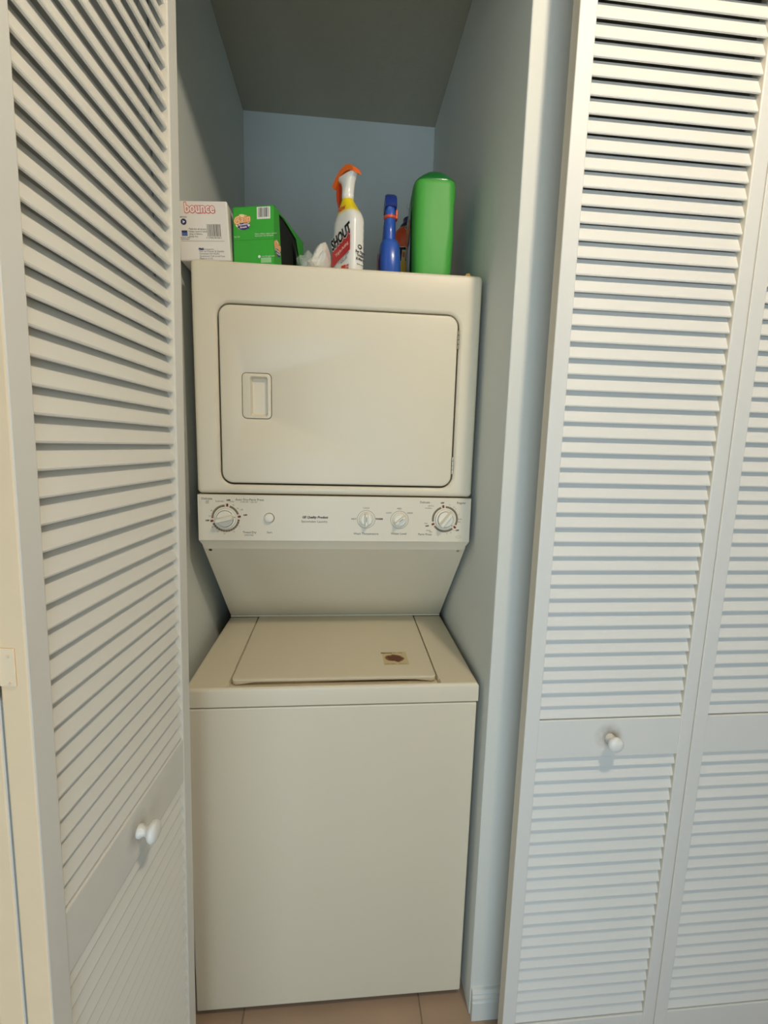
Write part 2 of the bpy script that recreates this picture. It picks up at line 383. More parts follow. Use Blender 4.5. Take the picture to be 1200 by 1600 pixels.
for b_, s_, x, z, kw in (
    ('Delicate', .0078, .0234, 1.3186, {}), ('LESS\nDRY', .0042, .0246, 1.3100, {}), ('Auto Dry-Perm Press', .0078, .1262, 1.3172, {}), ('MORE DRY   LESS DRY', .0042, .1243, 1.3112, {}),
    ('FLUFF DRY', .0042, .054, 1.3120, {}), ('MORE', .0038, .0835, 1.3120, {}), ('LESS', .0038, .1065, 1.2920, {}),
    ('Timed Dry', .0075, .1247, 1.2352, {}), ('(MINUTES)', .0048, .123, 1.2282, {}), ('Start', .0070, .1732, 1.2355, {}),
    ('GE Quality Product', .0080, .2857, 1.2751, dict(bold=.00035, shear=.3)), ('Spacemaker Laundry', .0078, .2842, 1.2643, dict(shear=.15)),
    ('HOT', .0060, .3837, 1.2719, dict(bold=.0001)), ('COLD', .0060, .4145, 1.3002, {}), ('WARM', .0060, .4480, 1.2727, dict(bold=.0003)), ('Wash Temperature', .0080, .4153, 1.2342, {}),
    ('LOW', .0058, .4720, 1.2886, {}), ('MED', .0060, .4988, 1.2998, {}), ('HIGH', .0058, .5265, 1.2890, {}), ('Water Level', .0080, .4992, 1.2350, {}),
    ('Delicate', .0078, .5641, 1.3171, {}), ('Regular', .0078, .6592, 1.3168, {}), ('Perm Press', .0078, .5674, 1.2339, {}),
    ('NORMAL', .0042, .5740, 1.3020, {}), ('GENTLE', .0042, .5800, 1.3080, {}), ('SPIN', .0042, .5690, 1.2625, {}), ('RINSE', .0042, .5760, 1.2440, {}), ('SPIN', .0042, .5820, 1.2400, {}),
    ('RINSE', .0044, .6560, 1.2745, {}), ('SPIN', .0044, .6550, 1.2670, {}),
    ('OFF', .0052, .0751, 1.3150, dict(bold=.0003)), ('OFF', .0052, .1150, 1.2785, dict(bold=.0003)), ('OFF', .0052, .0235, 1.2640, dict(bold=.0003)),
    ('OFF', .0052, .6095, 1.3160, dict(bold=.0003)), ('OFF', .0052, .5720, 1.2558, dict(bold=.0003)), ('OFF', .0052, .6515, 1.2450, dict(bold=.0003))):
    prints.append(T('t', b_, s_, x, z, 'ink' if s_ > .005 else 'inklight', **kw))
merge(prints, 'printed_lettering')
def arcs(bm, cx, cz, r0, r1, a0, a1, n, y=TY, mi=0, gap=0):
    for i in range(n):
        b0 = a0+(a1-a0)*i/n; b1 = a0+(a1-a0)*(i+1-gap)/n
        vs = [bm.verts.new((cx+r*math.cos(R(a)), y, cz+r*math.sin(R(a)))) for r, a in ((r0, b0), (r1, b0), (r1, b1), (r0, b1))]
        bm.faces.new(vs).material_index = mi
def scale_ring(cx, cz, offs, nums):
    bm = bmesh.new()
    o = sorted(offs)
    for i, a in enumerate(o):
        b = o[(i+1) % len(o)]; b = b if b > a else b+360
        arcs(bm, cx, cz, .0292, .0345, a+11, b-11, 14, gap=0.12); arcs(bm, cx, cz, .0300, .0312, a+11, b-11, 20)
        arcs(bm, cx, cz, .0292, .0365, a-7, a+7, 3, y=TY+0.0001, mi=2)
        arcs(bm, cx, cz, .0300, .0372, a-3.0, a+3.0, 2, y=TY-0.0002, mi=1)
    return fin('dial_scale', bm, [mat('scale_ink', srgb(134, 118, 92), .7), mat('dark_red_ink', srgb(60, 22, 16), .6), M['pinkink']], cpn)
def ring_print(cx, cz, r):
    bm = bmesh.new(); arcs(bm, cx, cz, r-.0004, r+.0004, 0, 360, 40); return fin('dial_ring', bm, M['inklight'], cpn)
KX = [(0.0672, 1.2700), (0.6180, 1.2740)]
scale_ring(*KX[0], (82, 8, 191), None); scale_ring(*KX[1], (100, 322, 203), None)
nums = []
for (cx, cz), angs, lab in ((KX[0], (60, 40, 150, 172, 215, 240, 265, 300, 330), '90 70 60 50 40 30 20 10 5'.split()), (KX[1], (75, 55, 45, 310, 295, 280, 20), '14 10 6 6 10 14 2'.split())):
    for a, t in zip(angs, lab): nums.append(T('t', t, .0045, cx+.0385*math.cos(R(a)), cz+.0385*math.sin(R(a)), 'inklight'))
merge(nums, 'dial_numbers')
def dial(cx, cz, big, ang):
    bm = bmesh.new(); Tm = front(cx, cz, CY0)
    if big:
        lathe(bm, [(0.0256, 0), (0.0254, .004), (0.0244, .0056), (0.0208, .0062), (0.0206, .0050), (0.0200, .0050), (0.0196, .0095), (0.0180, .0108)], 40, Tm)
        L, wd_, h0, h1 = 0.0435, 0.0150, .0085, .0240
    else:
        lathe(bm, [(0.0182, 0), (0.0181, .003), (0.0170, .0045), (0.0150, .0050), (0.0145, .0085), (0.0132, .0095)], 36, Tm)
        L, wd_, h0, h1 = 0.0320, 0.0105, .0070, .0190
    Q = Tm @ Matrix.Rotation(R(ang), 4, 'Z')
    lo = []
    for k, (hh, sx, sy) in enumerate(((h0, 1.0, 1.0), (h0+(h1-h0)*.55, .98, .74), (h1-.001, .94, .56), (h1, .90, .46))):
        p = rrect(-L/2*sx, L/2*sx, -wd_/2*sy, wd_/2*sy, wd_*.28*sy, hh, 3)
        lo.append([tuple(Q @ Vector((a, c, b))) for a, b, c in p])
    loft(bm, lo)
    d = fin('dial', bm, M['knob'], cpn, True, 35)
    pm = []
    b2 = bmesh.new()
    if big:   # engraved circle and pointer
        for i in range(40):
            a0, a1 = 9*i, 9*i+9
            if min(abs((a0-ang) % 180), 180-abs((a0-ang) % 180)) < 16: continue
            vs = [b2.verts.new(Tm @ Vector((r*math.cos(R(a)), r*math.sin(R(a)), .00640))) for r, a in ((.0200, a0), (.0209, a0), (.0209, a1), (.0200, a1))]; b2.faces.new(vs)
        pa = 10 if ang < 30 else -42
        P = Tm @ Matrix.Rotation(R(pa), 4, 'Z')
        vs = [b2.verts.new(P @ Vector(c)) for c in ((.0222, -.0009, .0066), (.0250, -.0006, .0064), (.0250, .0006, .0064), (.0222, .0009, .0066))]; b2.faces.new(vs)
    else:
        vs = [b2.verts.new(Q @ Vector(c)) for c in ((-.0045, -.0006, h1+.0003), (.0085, -.0006, h1+.0003), (.0085, .0006, h1+.0003), (-.0045, .0006, h1+.0003))]; b2.faces.new(vs)
    fin('pointer_mark', b2, M['ink'] if big else M['black'], cpn)
dial(*KX[0], True, 14); dial(*KX[1], True, 52)
dial(0.4147, 1.2716, False, 90); dial(0.5002, 1.2710, False, 40)
ring_print(0.4147, 1.2716, .0228); ring_print(0.5002, 1.2710, .0228)
bm = bmesh.new(); lathe(bm, [(0.0128, -.001), (0.0128, .0002), ], 32, front(0.1732, 1.2722, CY0)); fin('button_well', bm, M['groove'], cpn)
bm = bmesh.new(); lathe(bm, [(0.0117, 0), (0.0117, .005), (0.0105, .0066), (0.006, .0074), (0.001, .0076)], 32, front(0.1728, 1.2722, CY0)); fin('start_button', bm, M['knob'], cpn, True, 50)
bm = bmesh.new()   # small oval certification mark
for i in range(14):
    if i % 7 == 0: continue
    a0, a1 = R(i*360/14), R((i+.8)*360/14)
    vs = [bm.verts.new((0.6553+kx*math.cos(a), TY, 1.2276+kz*math.sin(a))) for kx, kz, a in ((.0078, .0026, a0), (.0084, .0031, a0), (.0084, .0031, a1), (.0078, .0026, a1))]; bm.faces.new(vs)
fin('oval_mark', bm, M['inklight'], cpn)
# dryer cabinet
Z0, Z1 = 1.3315, 1.8700
DX0, DX1, DZ0, DZ1, DR = 0.0610, 0.6295, 1.3585, 1.7740, 0.026
bm = bmesh.new(); N = 6
lp = [rrect(0, W, Z0, Z1, .010, 0.655, N), rrect(0, W, Z0, Z1, .010, .010, N), rrect(.0008, W-.0008, Z0+.0008, Z1-.0008, .010, .006, N), rrect(.003, W-.003, Z0+.003, Z1-.003, .009, .0025, N), rrect(.006, W-.006, Z0+.006, Z1-.006, .008, .0007, N), rrect(.010, W-.010, Z0+.010, Z1-.010, .006, 0, N)]
def dl(g, y): return rrect(DX0-g, DX1+g, DZ0-g, DZ1+g, DR+g, y, N)
lp += [dl(.0125, 0), dl(.0105, .0006), dl(.0055, .0034), dl(.0046, .0050), dl(.0044, .0090), dl(.0044, .030)]
loft(bm, lp)
fin('dryer_cabinet', bm, M['almond'], LC, True, 40)
bm = bmesh.new(); loft(bm, [dl(.0043, .0282), dl(.0043, .0135)], True, True); fin('door_gasket', bm, M['groove'], LC)
bm = bmesh.new()
hx0, hx1, hz0, hz1 = 0.1125, 0.1800, 1.5150, 1.6205
lp = [dl(-.001, .0124), dl(0, .0110), dl(0, .0020), dl(-.0008, .0004), dl(-.0025, -.0006), dl(-.0055, -.0010)]
def hl(g, y, r=.010): return rrect(hx0-g, hx1+g, hz0-g, hz1+g, r+g, y, N)
lp += [hl(.004, -.0010), hl(.0015, 0.0004), hl(.0008, .0110)]
loft(bm, lp, True, False)
dd = fin('dryer_door', bm, M['almond'], LC, True, 40)
bm = bmesh.new()
def il(x0, x1, z0, z1, y, r=.005): return rrect(x0, x1, z0, z1, r, y, N)
loft(bm, [hl(0, .0110), hl(0, -.0002), hl(-.0008, -.0016), hl(-.0025, -.0022), il(.1305, .1725, 1.5195, 1.6135, -.0022), il(.1315, .1715, 1.5205, 1.6125, -.0008), il(.1345, .1690, 1.5260, 1.6095, .0115, .005)], False, True)
ha = fin('door_handle', bm, M['almond2'], dd, True, 40)
# hinges
for z in (1.7185, 1.4120):
    bm = bmesh.new()
    for i in range(4): lathe(bm, [(.0026, -.022+.011*i+.0006), (.0026, -.022+.011*(i+1)-.0006)], 12, Matrix.Translation((0.6318, -.0016, z)))
    fin('hinge', bm, M['chrome'], dd, True)
# ------------------------------------------------------------------ things on top of the dryer
ZT_ = 1.8702
C_white = mat('white_carton', srgb(226, 218, 206), 0.55, 0.03, 80)
C_green = mat('green_carton', srgb(62, 168, 58), 0.4, 0.03, 80)
C_gdark = mat('carton_inside', srgb(14, 18, 12), 0.9)
P_ = dict(red=mat('red_print', srgb(205, 60, 60), .5), pink=mat('pink_print', srgb(240, 178, 165), .5), white=mat('white_print', srgb(232, 228, 218), .5), navy=mat('navy_print', srgb(40, 44, 92), .5), purple=mat('purple_print', srgb(78, 40, 120), .5), orange=mat('orange_print', srgb(240, 128, 60), .5), cream=mat('cream_print', srgb(240, 226, 170), .5), blue=mat('blue_print', srgb(70, 96, 150), .5), grey=mat('grey_print', srgb(110, 108, 105), .5), yellow=mat('yellow_print', srgb(240, 205, 40), .5))
def flat(name, m, parent, pts, mtx):
    bm = bmesh.new(); vs = [bm.verts.new(mtx @ Vector((x, y, 0))) for x, y in pts]; bm.faces.new(vs)
    me = bpy.data.meshes.new(name); bm.to_mesh(me); bm.free(); return link(name, me, m, parent)
def ell(cx, cy, rx, ry, n=20, wob=0, k=7): return [(cx+rx*(1+wob*math.cos(k*2*math.pi*i/n))*math.cos(2*math.pi*i/n), cy+ry*(1+wob*math.cos(k*2*math.pi*i/n))*math.sin(2*math.pi*i/n)) for i in range(n)]
def barcode(parent, m, cx, cy, w_, h_, seed, mtx):
    rnd = random.Random(seed); bm = bmesh.new(); x = cx-w_/2
    while x < cx+w_/2:
        t = rnd.choice((.0005, .0009, .0014)); g = rnd.choice((.0007, .001, .0016))
        vs = [bm.verts.new(mtx @ Vector(p)) for p in ((x, cy-h_/2, 0), (x+t, cy-h_/2, 0), (x+t, cy+h_/2, 0), (x, cy+h_/2, 0))]; bm.faces.new(vs); x += t+g
    me = bpy.data.meshes.new('barcode'); bm.to_mesh(me); bm.free(); return link('barcode', me, m, parent)
def carton(name, w_, d_, h_, m, loc, rz, ry, label, cat):
    e = empty(name, loc, label, cat); e.rotation_euler = (0, ry, rz); return e
# white dryer-sheet carton, sagging over the left edge
b1 = carton('carton', 0, 0, 0, None, (-0.0265, 0.020, ZT_-0.0010), 0, R(-3.0), 'white dryer sheet carton with red-outlined bounce lettering, left end of dryer top', 'box')
w1, h1, dp1 = 0.1145, 0.1290, 0.20
bm = bmesh.new(); box(bm, 0, w1, 0, dp1, 0, h1, .0035, 2); fin('carton_body', bm, C_white, b1)
f1 = lambda x, z, d=0: front(x, z, -.0003-d)
q = [text('t', 'bounce', .0290, P_['red'], b1, f1(.052, .1125), bold=.0022, squeeze=.78), text('t', 'bounce', .0290, P_['pink'], b1, f1(.052, .1125, .0002), bold=.0011, squeeze=.78), text('t', 'bounce', .0290, P_['white'], b1, f1(.052, .1125, .0004), bold=.0002, squeeze=.78)]
merge(q, 'carton_logo', None)
q = [flat('p', P_['grey'], b1, [(.006, .0425), (.103, .0425), (.103, .0431), (.006, .0431)], f1(0, 0)),
     flat('p', P_['navy'], b1, ell(.0145, .0835, .0065, .0068), f1(0, 0, .0001)), flat('p', P_['white'], b1, ell(.0145, .0835, .0036, .0038, 3), f1(0, 0, .0003)),
     flat('p', P_['blue'], b1, [(.0085, .0535), (.0210, .0535), (.0210, .0640), (.0085, .0640)], f1(0, 0, .0001)), flat('p', P_['navy'], b1, [(.0085, .0605), (.0210, .0605), (.0210, .0650), (.0085, .0650)], f1(0, 0, .0003)),
     text('t', 'RECYCLE', .0036, P_['navy'], b1, f1(.0148, .0935)), text('t', 'Printed on 100%\nrecycled paper', .0034, P_['navy'], b1, f1(.0150, .0485)),
     text('t', '*Safe for all dryers.\nHelps control static\ncling in fabrics.\nKeep dry.', .0052, P_['grey'], b1, f1(.0245, .0605), 'LEFT'),
     text('t', '0 37000 80168 5', .0050, P_['grey'], b1, f1(.0800, .0500)),
     text('t', 'P&G', .0058, P_['navy'], b1, f1(.0435, .0255), 'LEFT', bold=.0005), text('t', 'www.pg.com', .0044, P_['grey'], b1, f1(.0545, .0255), 'LEFT'),
     text('t', 'Dist. by Procter & Gamble\nCincinnati OH 45202\nQuestions? Call us toll free\nMade in U.S.A.', .0052, P_['grey'], b1, f1(.0440, .0130), 'LEFT')]
merge(q, 'carton_print')
barcode(b1, mat('barcode_ink', srgb(60, 55, 52), .6), .081, .0660, .031, .0260, 4, f1(0, 0))
# green carton, turned so its torn-open side shows
b2 = carton('carton', 0, 0, 0, None, (0, 0, 0), 0, 0, 'green dryer sheet carton with torn black opening, beside the white carton', 'box')
TH2 = 0.25
w2, h2, dp2 = 0.1010, 0.1290, 0.205
b2.location = (0.1885-w2*math.cos(TH2), 0.012+w2*math.sin(TH2), ZT_); b2.rotation_euler = (0, 0, -TH2)
bm = bmesh.new()
t_ = 0.0012
box(bm, 0, w2, 0, t_, 0, h2, .0004); box(bm, 0, t_, 0, dp2, 0, h2); box(bm, 0, w2, dp2-t_, dp2, 0, h2); box(bm, 0, w2, 0, dp2, 0, t_)
# right side wall with a long torn opening, and top
def sidew(bm):
    outer = [(0, 0), (dp2, 0), (dp2, h2), (0, h2)]
    hole = [(.046, .004), (.192, .004), (.185, .060), (.150, .1150), (.060, .1270), (.030, .1230)]
    # strips around the hole
    polys = [[(0, 0), (.046, .004), (.030, .1230), (0, h2)], [(0, 0), (dp2, 0), (.192, .004), (.046, .004)], [(dp2, 0), (dp2, h2), (.185, .060), (.192, .004)], [(dp2, h2), (.150, .1150), (.185, .060)], [(dp2, h2), (.060, .1270), (.150, .1150)], [(dp2, h2), (0, h2), (.030, .1230), (.060, .1270)]]
    for p in polys:
        a = [bm.verts.new((w2, y, z)) for y, z in p]; b = [bm.verts.new((w2-t_, y, z)) for y, z in p]
        bm.faces.new(a); bm.faces.new(b[::-1])
        for i in range(len(p)): bm.faces.new((a[i], b[i], b[(i+1) % len(p)], a[(i+1) % len(p)]))
sidew(bm)
box(bm, 0, w2, 0, dp2, h2-t_, h2)
fin('carton_body', bm, C_green, b2)
bm = bmesh.new(); box(bm, t_*1.5, w2-.004, t_*1.5, dp2-t_*1.5, t_*1.2, h2-t_*1.5); tag(fin('carton_inside', bm, C_gdark, b2), 'dark inside of the carton')
bm = bmesh.new(); n_ = 6   # loose torn flap bulging out at the back
fl_ = [[(w2+.001+.010*math.sin(math.pi*j/n_), .120+.075*i/3, .008+.100*(1-i/3*.75)*j/n_) for j in range(n_+1)] for i in range(4)]
vv = [[bm.verts.new(p) for p in r_] for r_ in fl_]
for a, b in zip(vv, vv[1:]):
    for j in range(n_): bm.faces.new((a[j], a[j+1], b[j+1], b[j]))
bmesh.ops.solidify(bm, geom=bm.faces[:], thickness=.001)
fin('torn_flap', bm, mat('torn_flap_green', srgb(92, 150, 92), .5), b2)
g1 = lambda x, z, d=0, roll=0: front(x, z, -.0003-d, roll)
def gainlogo(mt, s):
    return [flat('p', P_['cream'], b2, ell(0, 0, .0175*s, .0170*s, 20, .04), mt(0)), flat('p', P_['purple'], b2, ell(.004*s, -.009*s, .0155*s, .0085*s, 20, .10, 9), mt(.0002)),
            text('t', 'Gain', .0225*s, P_['orange'], b2, mt(.0004) @ Matrix.Translation((-.001*s, .0045*s, 0)) @ Matrix.Rotation(R(8), 4, 'Z'), bold=.0016*s, shear=.2), text('t', 'Gain', .0225*s, P_['cream'], b2, mt(.0007) @ Matrix.Translation((-.001*s, .0045*s, 0)) @ Matrix.Rotation(R(8), 4, 'Z'), bold=.0001*s, shear=.2),
            text('t', 'Moonlight\nBreeze', .0058*s, P_['white'], b2, mt(.0004) @ Matrix.Translation((.003*s, -.0085*s, 0)) @ Matrix.Rotation(R(5), 4, 'Z'), bold=.0002), flat('p', P_['white'], b2, ell(.0165*s, -.008*s, .0030*s, .0030*s, 8, .3, 4), mt(.0004))]
q = gainlogo(lambda d: g1(.0225, .0960, d), 1.0)
sideM = lambda d: Matrix.Translation((w2+.0003+d, .0175, .0430)) @ Matrix(((0, 0, 1, 0), (1, 0, 0, 0), (0, 1, 0, 0), (0, 0, 0, 1)))
q += gainlogo(sideM, 0.98)
q += [flat('p', P_['white'], b2, [(.0590, .1005), (.0920, .1005), (.0920, .1265), (.0590, .1265)], g1(0, 0)),
      flat('p', mat('fold_green', srgb(48, 130, 46), .5), b2, [(.001, .0560), (.0995, .0560), (.0995, .0567), (.001, .0567)], g1(0, 0)),
      text('t', 'Net 120', .0042, P_['white'], b2, g1(.009, .0640)), text('t', 'Fabric softener sheets, outdoor\nfresh scent. See side panel.', .0042, P_['white'], b2, g1(.0540, .0665), 'LEFT'),
      flat('p', mat('pale_green_print', srgb(150, 200, 140), .5), b2, [(.0680, .0050), (.0935, .0050), (.0935, .0165), (.0680, .0165)], g1(0, 0)), flat('p', P_['white'], b2, ell(.0640, .0190, .0032, .0032), g1(0, 0)), text('t', 'www.ilovegain.com', .0042, P_['white'], b2, g1(.0695, .0195), 'LEFT')]
merge(q, 'carton_print')
barcode(b2, M['black'], .0755, .1145, .025, .0200, 9, g1(0, 0, .0003))
# crumpled sheets of fabric tissue
rnd = random.Random(5)
cs = empty('dryer_sheet', (0.283, 0.112, ZT_), 'crumpled white dryer sheet in clear wrap between green carton and white spray bottle', 'dryer sheet')
bm = bmesh.new(); bmesh.ops.create_icosphere(bm, subdivisions=4, radius=1)
from mathutils import noise
for v in bm.verts:
    c = v.co.copy(); n_ = noise.noise(c*1.7)*.3+abs(noise.noise(c*4.0))*.15
    ramp = 0.42+0.58*smooth((c.x+1)/1.7)           # rises toward the bottle
    v.co = Vector((c.x*.036*(1+n_*.3), c.y*.040*(1+n_), max(0, (c.z*.5+.5))*.098*ramp*(1+n_*.35)))
fin('sheet', bm, mat('white_tissue', srgb(214, 210, 198), .9, .5, 300), cs, True, 22)
bm = bmesh.new(); bmesh.ops.create_icosphere(bm, subdivisions=4, radius=1)
for v in bm.verts:
    c = v.co.copy(); n_ = noise.noise(c*1.6+Vector((3, 1, 0)))*.35+abs(noise.noise(c*3.5))*.15
    v.co = Vector((-.028+c.x*.022*(1+n_), -.010+c.y*.022*(1+n_), max(0, c.z*.5+.5)*.062*(1+n_*.6)))
fin('wrapper', bm, mat('clear_wrap', srgb(196, 205, 190), .12, alpha=.42, spec=.7), cs, True, 22)
# ---- white spray bottle
sbz = empty('spray_bottle', (0.361, 0.085, ZT_), 'white spray bottle with orange trigger head and yellow shoulder', 'spray bottle', rz=R(128-180)+R(180))
WH = mat('white_bottle_plastic', srgb(232, 228, 218), .25, coat=.3)
def zcol_mat(name, stops, base, rough=.28, zmul=1.0, wave=0):
    m = mat(name, base, rough, coat=.3); nt = m.node_tree; b = nt.nodes['Principled BSDF']
    tc = nt.nodes.new('ShaderNodeTexCoord'); sx = nt.nodes.new('ShaderNodeSeparateXYZ'); nt.links.new(tc.outputs['Object'], sx.inputs[0])
    mu = nt.nodes.new('ShaderNodeMath'); mu.operation = 'MULTIPLY'; mu.inputs[1].default_value = zmul
    nt.links.new(sx.outputs['Z'], mu.inputs[0]); cr_ = nt.nodes.new('ShaderNodeValToRGB'); src = mu.outputs[0]
    if wave:
        ad = nt.nodes.new('ShaderNodeMath'); ad.operation = 'MULTIPLY_ADD'; ad.inputs[1].default_value = wave; nt.links.new(sx.outputs['X'], ad.inputs[0]); nt.links.new(src, ad.inputs[2]); src = ad.outputs[0]
    nt.links.new(src, cr_.inputs['Fac']); el = cr_.color_ramp.elements
    el[0].position = stops[0][0]; el[0].color = (*stops[0][1], 1); el[1].position = stops[-1][0]; el[1].color = (*stops[-1][1], 1)
    for p, c in stops[1:-1]: x = el.new(p); x.color = (*c, 1)
    nt.links.new(cr_.outputs['Color'], b.inputs['Base Color']); return m
wmat = zcol_mat('white_yellow_bottle', [(0, srgb(230, 226, 216)), (.585, srgb(230, 226, 216)), (.625, srgb(236, 208, 30)), (.745, srgb(236, 208, 30)), (.7455, srgb(226, 222, 212))], srgb(230, 226, 216), zmul=4.0)
bm = bmesh.new()     # wide along x, thin along y; nozzle toward +x
ribs = []
for i in range(15):
    z = .012+.008*i; ribs.append((z, .0435-(.0008 if i % 2 else 0), .0235-(.0006 if i % 2 else 0), 0, 0, 3.6))
secs = [(0, .040, .021, 0, 0, 3.4), (.004, .043, .0232, 0, 0, 3.6)]+ribs+[(.134, .0425, .0232, 0, 0, 3.4), (.145, .0380, .0215, 0, 0, 3.2), (.158, .0300, .0190, .002, 0, 3), (.172, .0220, .0165, .004, 0, 2.6), (.182, .0165, .0145, .005, 0, 2.2), (.187, .0150, .0140, .005, 0, 2), (.190, .0150, .0140, .005, 0, 2)]
sloft(bm, secs, 36)
bt = fin('bottle', bm, wmat, sbz, True, 30)
bm = bmesh.new()
sloft(bm, [(.190, .0155, .0145, .005, 0, 2), (.196, .0160, .0150, .005, 0, 2), (.199, .0145, .0140, .005, 0, 2.4), (.212, .0150, .0130, .004, 0, 2.8), (.225, .0190, .0125, .004, 0, 3), (.236, .0290, .0125, .006, 0, 3.2), (.242, .0360, .0120, .009, 0, 3.2)], 28)
fin('spray_head', bm, WH, sbz, True, 35)
OR = mat('orange_plastic', srgb(236, 110, 40), .35, coat=.2)
bm = bmesh.new()     # arched orange cover along the top of the head, side profile extruded with rounding
prof = [(-.030, .236), (-.027, .247), (-.014, .2585), (.002, .2625), (.020, .259), (.040, .245), (.054, .229), (.050, .224), (.041, .230), (.022, .244), (.002, .247), (-.014, .244), (-.024, .2395)]
loft(bm, [[(x, y, z if abs(y) < .011 else .242+(z-.242)*.93) for x, z in prof] for y in (-.0125, -.0095, .0095, .0125)])
fin('head_cover', bm, OR, sbz, True, 40)
bm = bmesh.new()     # trigger lever
tp = [(.032, .230), (.041, .228), (.043, .212), (.041, .195), (.034, .176), (.028, .178), (.033, .196), (.034, .212)]
loft(bm, [[(x, y, z) for x, z in tp] for y in (-.0075, -.006, .006, .0075)])
fin('trigger', bm, mat('trigger_orange', srgb(205, 70, 28), .4), sbz, True, 40)
bm = bmesh.new(); lathe(bm, [(.006, 0), (.0065, .007), (.0035, .010)], 16, Matrix.Translation((.046, 0, .232)) @ Matrix.Rotation(R(100), 4, 'Y')); fin('nozzle', bm, OR, sbz, True)
# printing on the wide face (local -x..+x reads left to right seen from the +y side)
def faceP(x, z, d=0, roll=0):   # face looking toward local +y : text right = -x
    return Matrix.Translation((x, .0240+d, z)) @ Matrix(((-1, 0, 0, 0), (0, 0, 1, 0), (0, 1, 0, 0), (0, 0, 0, 1))) @ Matrix.Rotation(roll, 4, 'Z')
q = [flat('p', mat('band_red', srgb(190, 50, 50), .4), sbz, [(-.036, .030), (.036, .056), (.036, .104), (-.036, .070)][::1], Matrix.Translation((0, .0240, 0)) @ Matrix(((-1, 0, 0, 0), (0, 0, 1, 0), (0, 1, 0, 0), (0, 0, 0, 1)))),
     text('t', 'SHOUT', .0360, P_['white'], sbz, faceP(.0, .0930, .0003, R(20)), bold=.0030, squeeze=.66), text('t', 'SHOUT', .0360, M['black'], sbz, faceP(.0, .0930, .0006, R(20)), bold=.0016, squeeze=.66),
     text('t', 'Triple-Acting', .0110, P_['pink'], sbz, faceP(-.004, .0640, .0004, R(22)), bold=.0003, squeeze=.9), text('t', 'LAUNDRY STAIN\nREMOVER', .0060, P_['grey'], sbz, faceP(-.012, .0400, .0003, R(20))),
     flat('p', P_['orange'], sbz, [(.002, .008), (.020, .008), (.020, .026), (.002, .026)], Matrix.Translation((0, .0240, 0)) @ Matrix(((-1, 0, 0, 0), (0, 0, 1, 0), (0, 1, 0, 0), (0, 0, 0, 1)))),
     text('t', 'Stains out\n22 FL OZ', .0070, P_['red'], sbz, faceP(-.018, .0190, .0002), bold=.0003), text('t', 'NEW', .0120, P_['red'], sbz, Matrix.Translation((0, -.0045, 0)) @ faceP(.004, .1600, .0, R(0)), bold=.0004)]
merge(q, 'bottle_print')
def endP(y, z, d=0):            # narrow end looking toward local -x
    return Matrix.Translation((-.0440-d, y, z)) @ Matrix(((0, 0, -1, 0), (-1, 0, 0, 0), (0, 1, 0, 0), (0, 0, 0, 1)))
q = [text('t', 'For Tips,\nTricks\n& More', .0080, M['ink'], sbz, endP(-.002, .0460), bold=.0003), text('t', 'shout.com', .0048, M['ink'], sbz, endP(-.002, .0260)),
     flat('p', M['ink'], sbz, ell(0, .0660, .0066, .0056, 16), endP(-.001, 0)), flat('p', P_['white'], sbz, ell(-.001, .0660, .0034, .0026, 10), endP(-.001, 0, .0002))]
merge(q, 'end_print')
# ---- blue spray bottle
BL = mat('blue_plastic', srgb(42, 84, 170), .28, coat=.35); BD = mat('dark_blue_plastic', srgb(28, 52, 128), .35, coat=.2)
bb = empty('spray_bottle', (0.4700, 0.112, ZT_), 'blue spray bottle with a thin orange collar, in front of orange detergent', 'spray bottle')
bm = bmesh.new()
sloft(bm, [(0, .0280, .048, 0, .022, 2.6), (.004, .0300, .050, 0, .022, 2.8), (.060, .0285, .049, -.001, .022, 2.8), (.098, .0262, .047, -.002, .022, 2.8), (.106, .0235, .044, -.0025, .024, 2.6), (.109, .0180, .038, -.003, .029, 2.6), (.130, .0172, .034, -.003, .028, 2.4), (.150, .0160, .026, -.003, .020, 2.2), (.158, .0152, .018, -.003, .008, 2), (.162, .0140, .014, -.003, .004, 2)], 36)
fin('bottle', bm, BL, bb, True, 30)
bm = bmesh.new(); lathe(bm, [(.0145, .160), (.0165, .1615), (.0168, .166), (.0150, .168)], 28, Matrix.Translation((-.003, .004, 0))); box(bm, .010, .0155, -.006, .012, .160, .182, .0015)
fin('collar', bm, mat('orange_collar', srgb(205, 80, 50), .4), bb, True, 35)
bm = bmesh.new()
sloft(bm, [(.166, .0130, .013, -.003, .004, 2.4), (.178, .0130, .0135, -.003, .004, 2.6), (.186, .0135, .018, -.003, .006, 3)], 28)
fin('spray_head', bm, BL, bb, True, 35)
bm = bmesh.new()
hp = [(-.020, .190), (-.016, .1855), (.030, .184), (.048, .192), (.044, .206), (.020, .218), (-.002, .218), (-.014, .207)]
loft(bm, [[(x*k+(-.003 if 1 else 0), y, z) for y, z in [( a, b-(.003 if abs(x) > .011 else 0)) for a, b in hp]] for x, k in ((-.0145, 1), (-.010, .9), (.010, .9), (.0145, 1))])
fin('head_cover', bm, BD, bb, True, 40)
q = [flat('p', mat('label_pink', srgb(176, 120, 130), .5), bb, [(-.030, .012), (.030, .012), (.034, .040), (.028, .080), (-.020, .086), (-.034, .050)], Matrix.Translation((-.0305, .022, 0)) @ Matrix.Rotation(R(-1.2), 4, 'Y') @ Matrix(((0, 0, -1, 0), (-1, 0, 0, 0), (0, 1, 0, 0), (0, 0, 0, 1)))),]
q[0].name = 'side_label'
